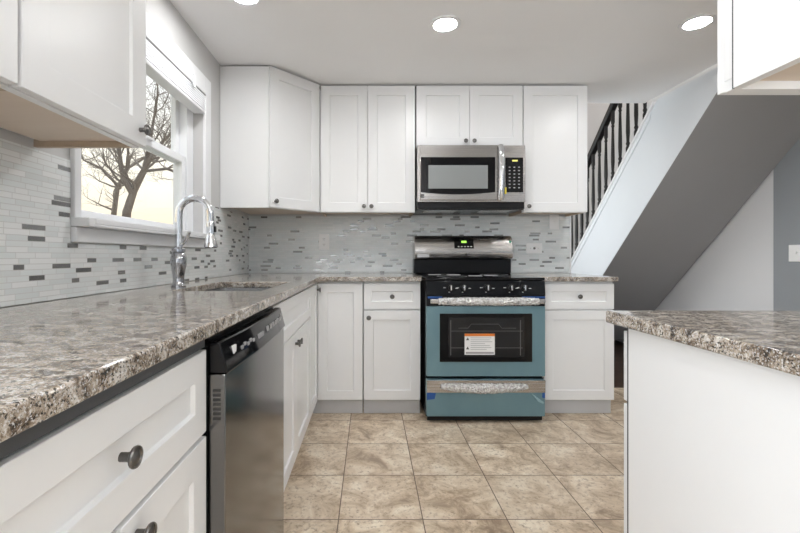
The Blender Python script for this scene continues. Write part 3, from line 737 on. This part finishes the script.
# ------------------------------------------------------------------ outlets and switches
def plate(name, label, cat, loc, rz, w_, h, kind):
    t = thing(name, label, cat, loc, rz, 'white wall plates')
    pl = MB().box(-w_/2, w_/2, -.006, 0, -h/2, h/2).build('plate', M['ply'], t, bevel=.002)
    if kind == 'outlet':
        for z in (-.022, .022):
            s = MB().box(-.016, .016, -.0085, -.0062, z-.014, z+.014).build('socket', M['ply'], t, bevel=.003)
            mb = MB(); mb.box(-.008, -.005, -.0092, -.0086, z-.002, z+.007); mb.box(.005, .008, -.0092, -.0086, z-.002, z+.007); mb.box(-.002, .002, -.0092, -.0086, z-.010, z-.006); mb.build('slots', M['ink'], s)
    elif kind == 'rocker':
        MB().prism([(-.0062, -.033), (-.011, .033), (-.0062, .033)], 'x', -.0165, .0165).build('rocker', M['ply'], t)
    elif kind == 'toggle':
        MB().box(-.006, .006, -.018, -.0062, -.004, .012).build('toggle', M['ply'], t, bevel=.002)
    elif kind == 'side':
        for x in (-.03, .03): MB().lathe([(.003, 0), (.003, .001)], 10, Matrix.Translation((x, -.0062, 0)) @ Matrix.Rotation(R(90), 4, 'X')).build('screw', M['grey'], t)
        MB().lathe([(.010, 0), (.010, .003), (.006, .004)], 16, Matrix.Translation((0, -.0062, 0)) @ Matrix.Rotation(R(90), 4, 'X')).build('jack', M['ink'], t, 'black round jack')
    return t
yb = DB-.0095
plate('wall_outlet', 'white double outlet on the mosaic left of the range', 'outlet', (-.368, yb, 1.163), 0, .082, .128, 'outlet')
plate('wall_switch', 'white toggle switch on the mosaic under the right wall cabinet', 'switch', (1.475, yb, 1.323), 0, .075, .118, 'toggle')
plate('wall_outlet', 'white sideways plate with black jack right of the range backguard', 'outlet', (1.315, yb, 1.112), 0, .125, .082, 'side')
plate('wall_switch', 'white switch plate on the slate wall under the stairs', 'switch', (XR-.0005, 2.98, 1.07), -90, .12, .12, 'toggle')

# ------------------------------------------------------------------ stairs
SL = .94
zs_ = lambda c, d: c - SL*d
C1, C2, CR = 5.40, 4.675, 6.19
sc = thing('staircase', 'painted staircase with black turned balusters and grey sloped underside', 'staircase', (XS, 4.9, 0))
def sl(mb, x0, x1, ca, cb, d0, d1):   # sloped band between two parallel lines
    return mb.prism([(d0-4.9, zs_(ca, d0)), (d1-4.9, zs_(ca, d1)), (d1-4.9, zs_(cb, d1)), (d0-4.9, zs_(cb, d0))], 'x', x0-XS, x1-XS)
dt = lambda c, z: (c-z)/SL
MB().prism([(dt(C2, 2.28)-4.9, 2.28), (dt(C1-.035, 2.28)-4.9, 2.28), (dt(C1-.035, .002)-4.9, .002), (dt(C2, .002)-4.9, .002)], 'x', 0, .055).build('side_panel', M['skirt'], sc)
mb = MB(); sl(mb, XS-.014, XS+.075, C1-.034, C1, 3.32, 5.70)
mb.build('cap', M['trim'], sc, 'white sloped cap along the stair side', bevel=.003)
mb = MB(); sl(mb, XS-.008, XS-.0005, C1-.095, C1-.036, 3.36, 5.63); mb.build('trim_strip', M['skirt'], sc, bevel=.002)
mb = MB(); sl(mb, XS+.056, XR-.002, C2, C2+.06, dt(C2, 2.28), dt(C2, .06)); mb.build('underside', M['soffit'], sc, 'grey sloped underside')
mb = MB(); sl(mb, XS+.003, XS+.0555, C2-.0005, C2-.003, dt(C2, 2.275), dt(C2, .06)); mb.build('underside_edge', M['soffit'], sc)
run = .205
for k in range(10):
    d = 5.45-k*run; z = .19+k*run*SL
    MB().box(.078, XR-XS-.004, d-run-.02-4.9, d-4.9, z-.03, z).build('tread', M['hardwood'], sc, 'dark wooden tread')
    MB().box(.078, XR-XS-.004, d-.02-4.9, d-.002-4.9, z-.19, z-.031).build('riser', M['trim'], sc, 'white riser')

mb = MB(); sl(mb, XS-.0, XS+.06, CR-.075, CR, 3.44, 5.55)
mb.build('handrail', M['rail'], sc, 'black sloped handrail', bevel=.012)
BAL = [(.017, 0), (.017, .10), (.011, .115), (.017, .135), (.012, .15), (.0165, .24), (.0155, .33), (.0115, .52), (.0105, .56), (.015, .575), (.011, .59), (.017, .61), (.017, .72)]
bme = None
for k in range(18):
    d = 3.475+k*.115
    if bme is None:
        o = MB().lathe(BAL, 14).build('baluster', M['rail'], sc, 'black turned baluster'); bme = o.data
    else:
        o = bpy.data.objects.new('baluster', bme); COL.objects.link(o); o.parent = sc; o['label'] = 'black turned baluster'
    o.location = (.03, d-4.9, zs_(C1, d)-.005)
# newel at the foot
MB().box(-.01, .07, 5.72-4.9, 5.80-4.9, .001, 1.05).build('newel_post', M['rail'], sc, bevel=.004)

# ------------------------------------------------------------------ recessed ceiling lights
def downlight(label, x, y):
    t = thing('ceiling_light', label, 'light', (x, y, ZC), 0, 'recessed ceiling lights')
    MB().lathe([(.084, -.0005), (.083, -.006), (.064, -.008), (.058, -.0035), (.058, -.0005)], 40).build('trim_ring', M['trim'], t)
    MB().lathe([(.0575, -.004), (.0575, -.0008)], 32).build('diffuser', M['lamp'], t, 'lit white diffuser')
    return t
downlight('round recessed ceiling light in the middle of the ceiling', .405, 2.25)
downlight('round recessed ceiling light near the stairs at right', 1.75, 2.235)
downlight('round recessed ceiling light over the sink, cut by the top edge', -.60, 2.0)
for x, y in ((-.2, -.25), (2.2, .9), (1.2, -.7), (.3, -1.7)): downlight('added unseen round ceiling light for fill', x, y)  # extra ceiling lights added out of view for fill
hl = thing('stairwell_fill_lamp', 'added unseen round lamp lighting the stairwell', 'lamp', (2.0, 5.0, 4.9))  # lamp added out of view to brighten the stairwell
MB().lathe([(.16, -.0005), (.16, -.03), (.13, -.08), (.02, -.1)], 32).build('diffuser', emis('stairwell_fill_glow', (1, .93, .85), 40), hl)
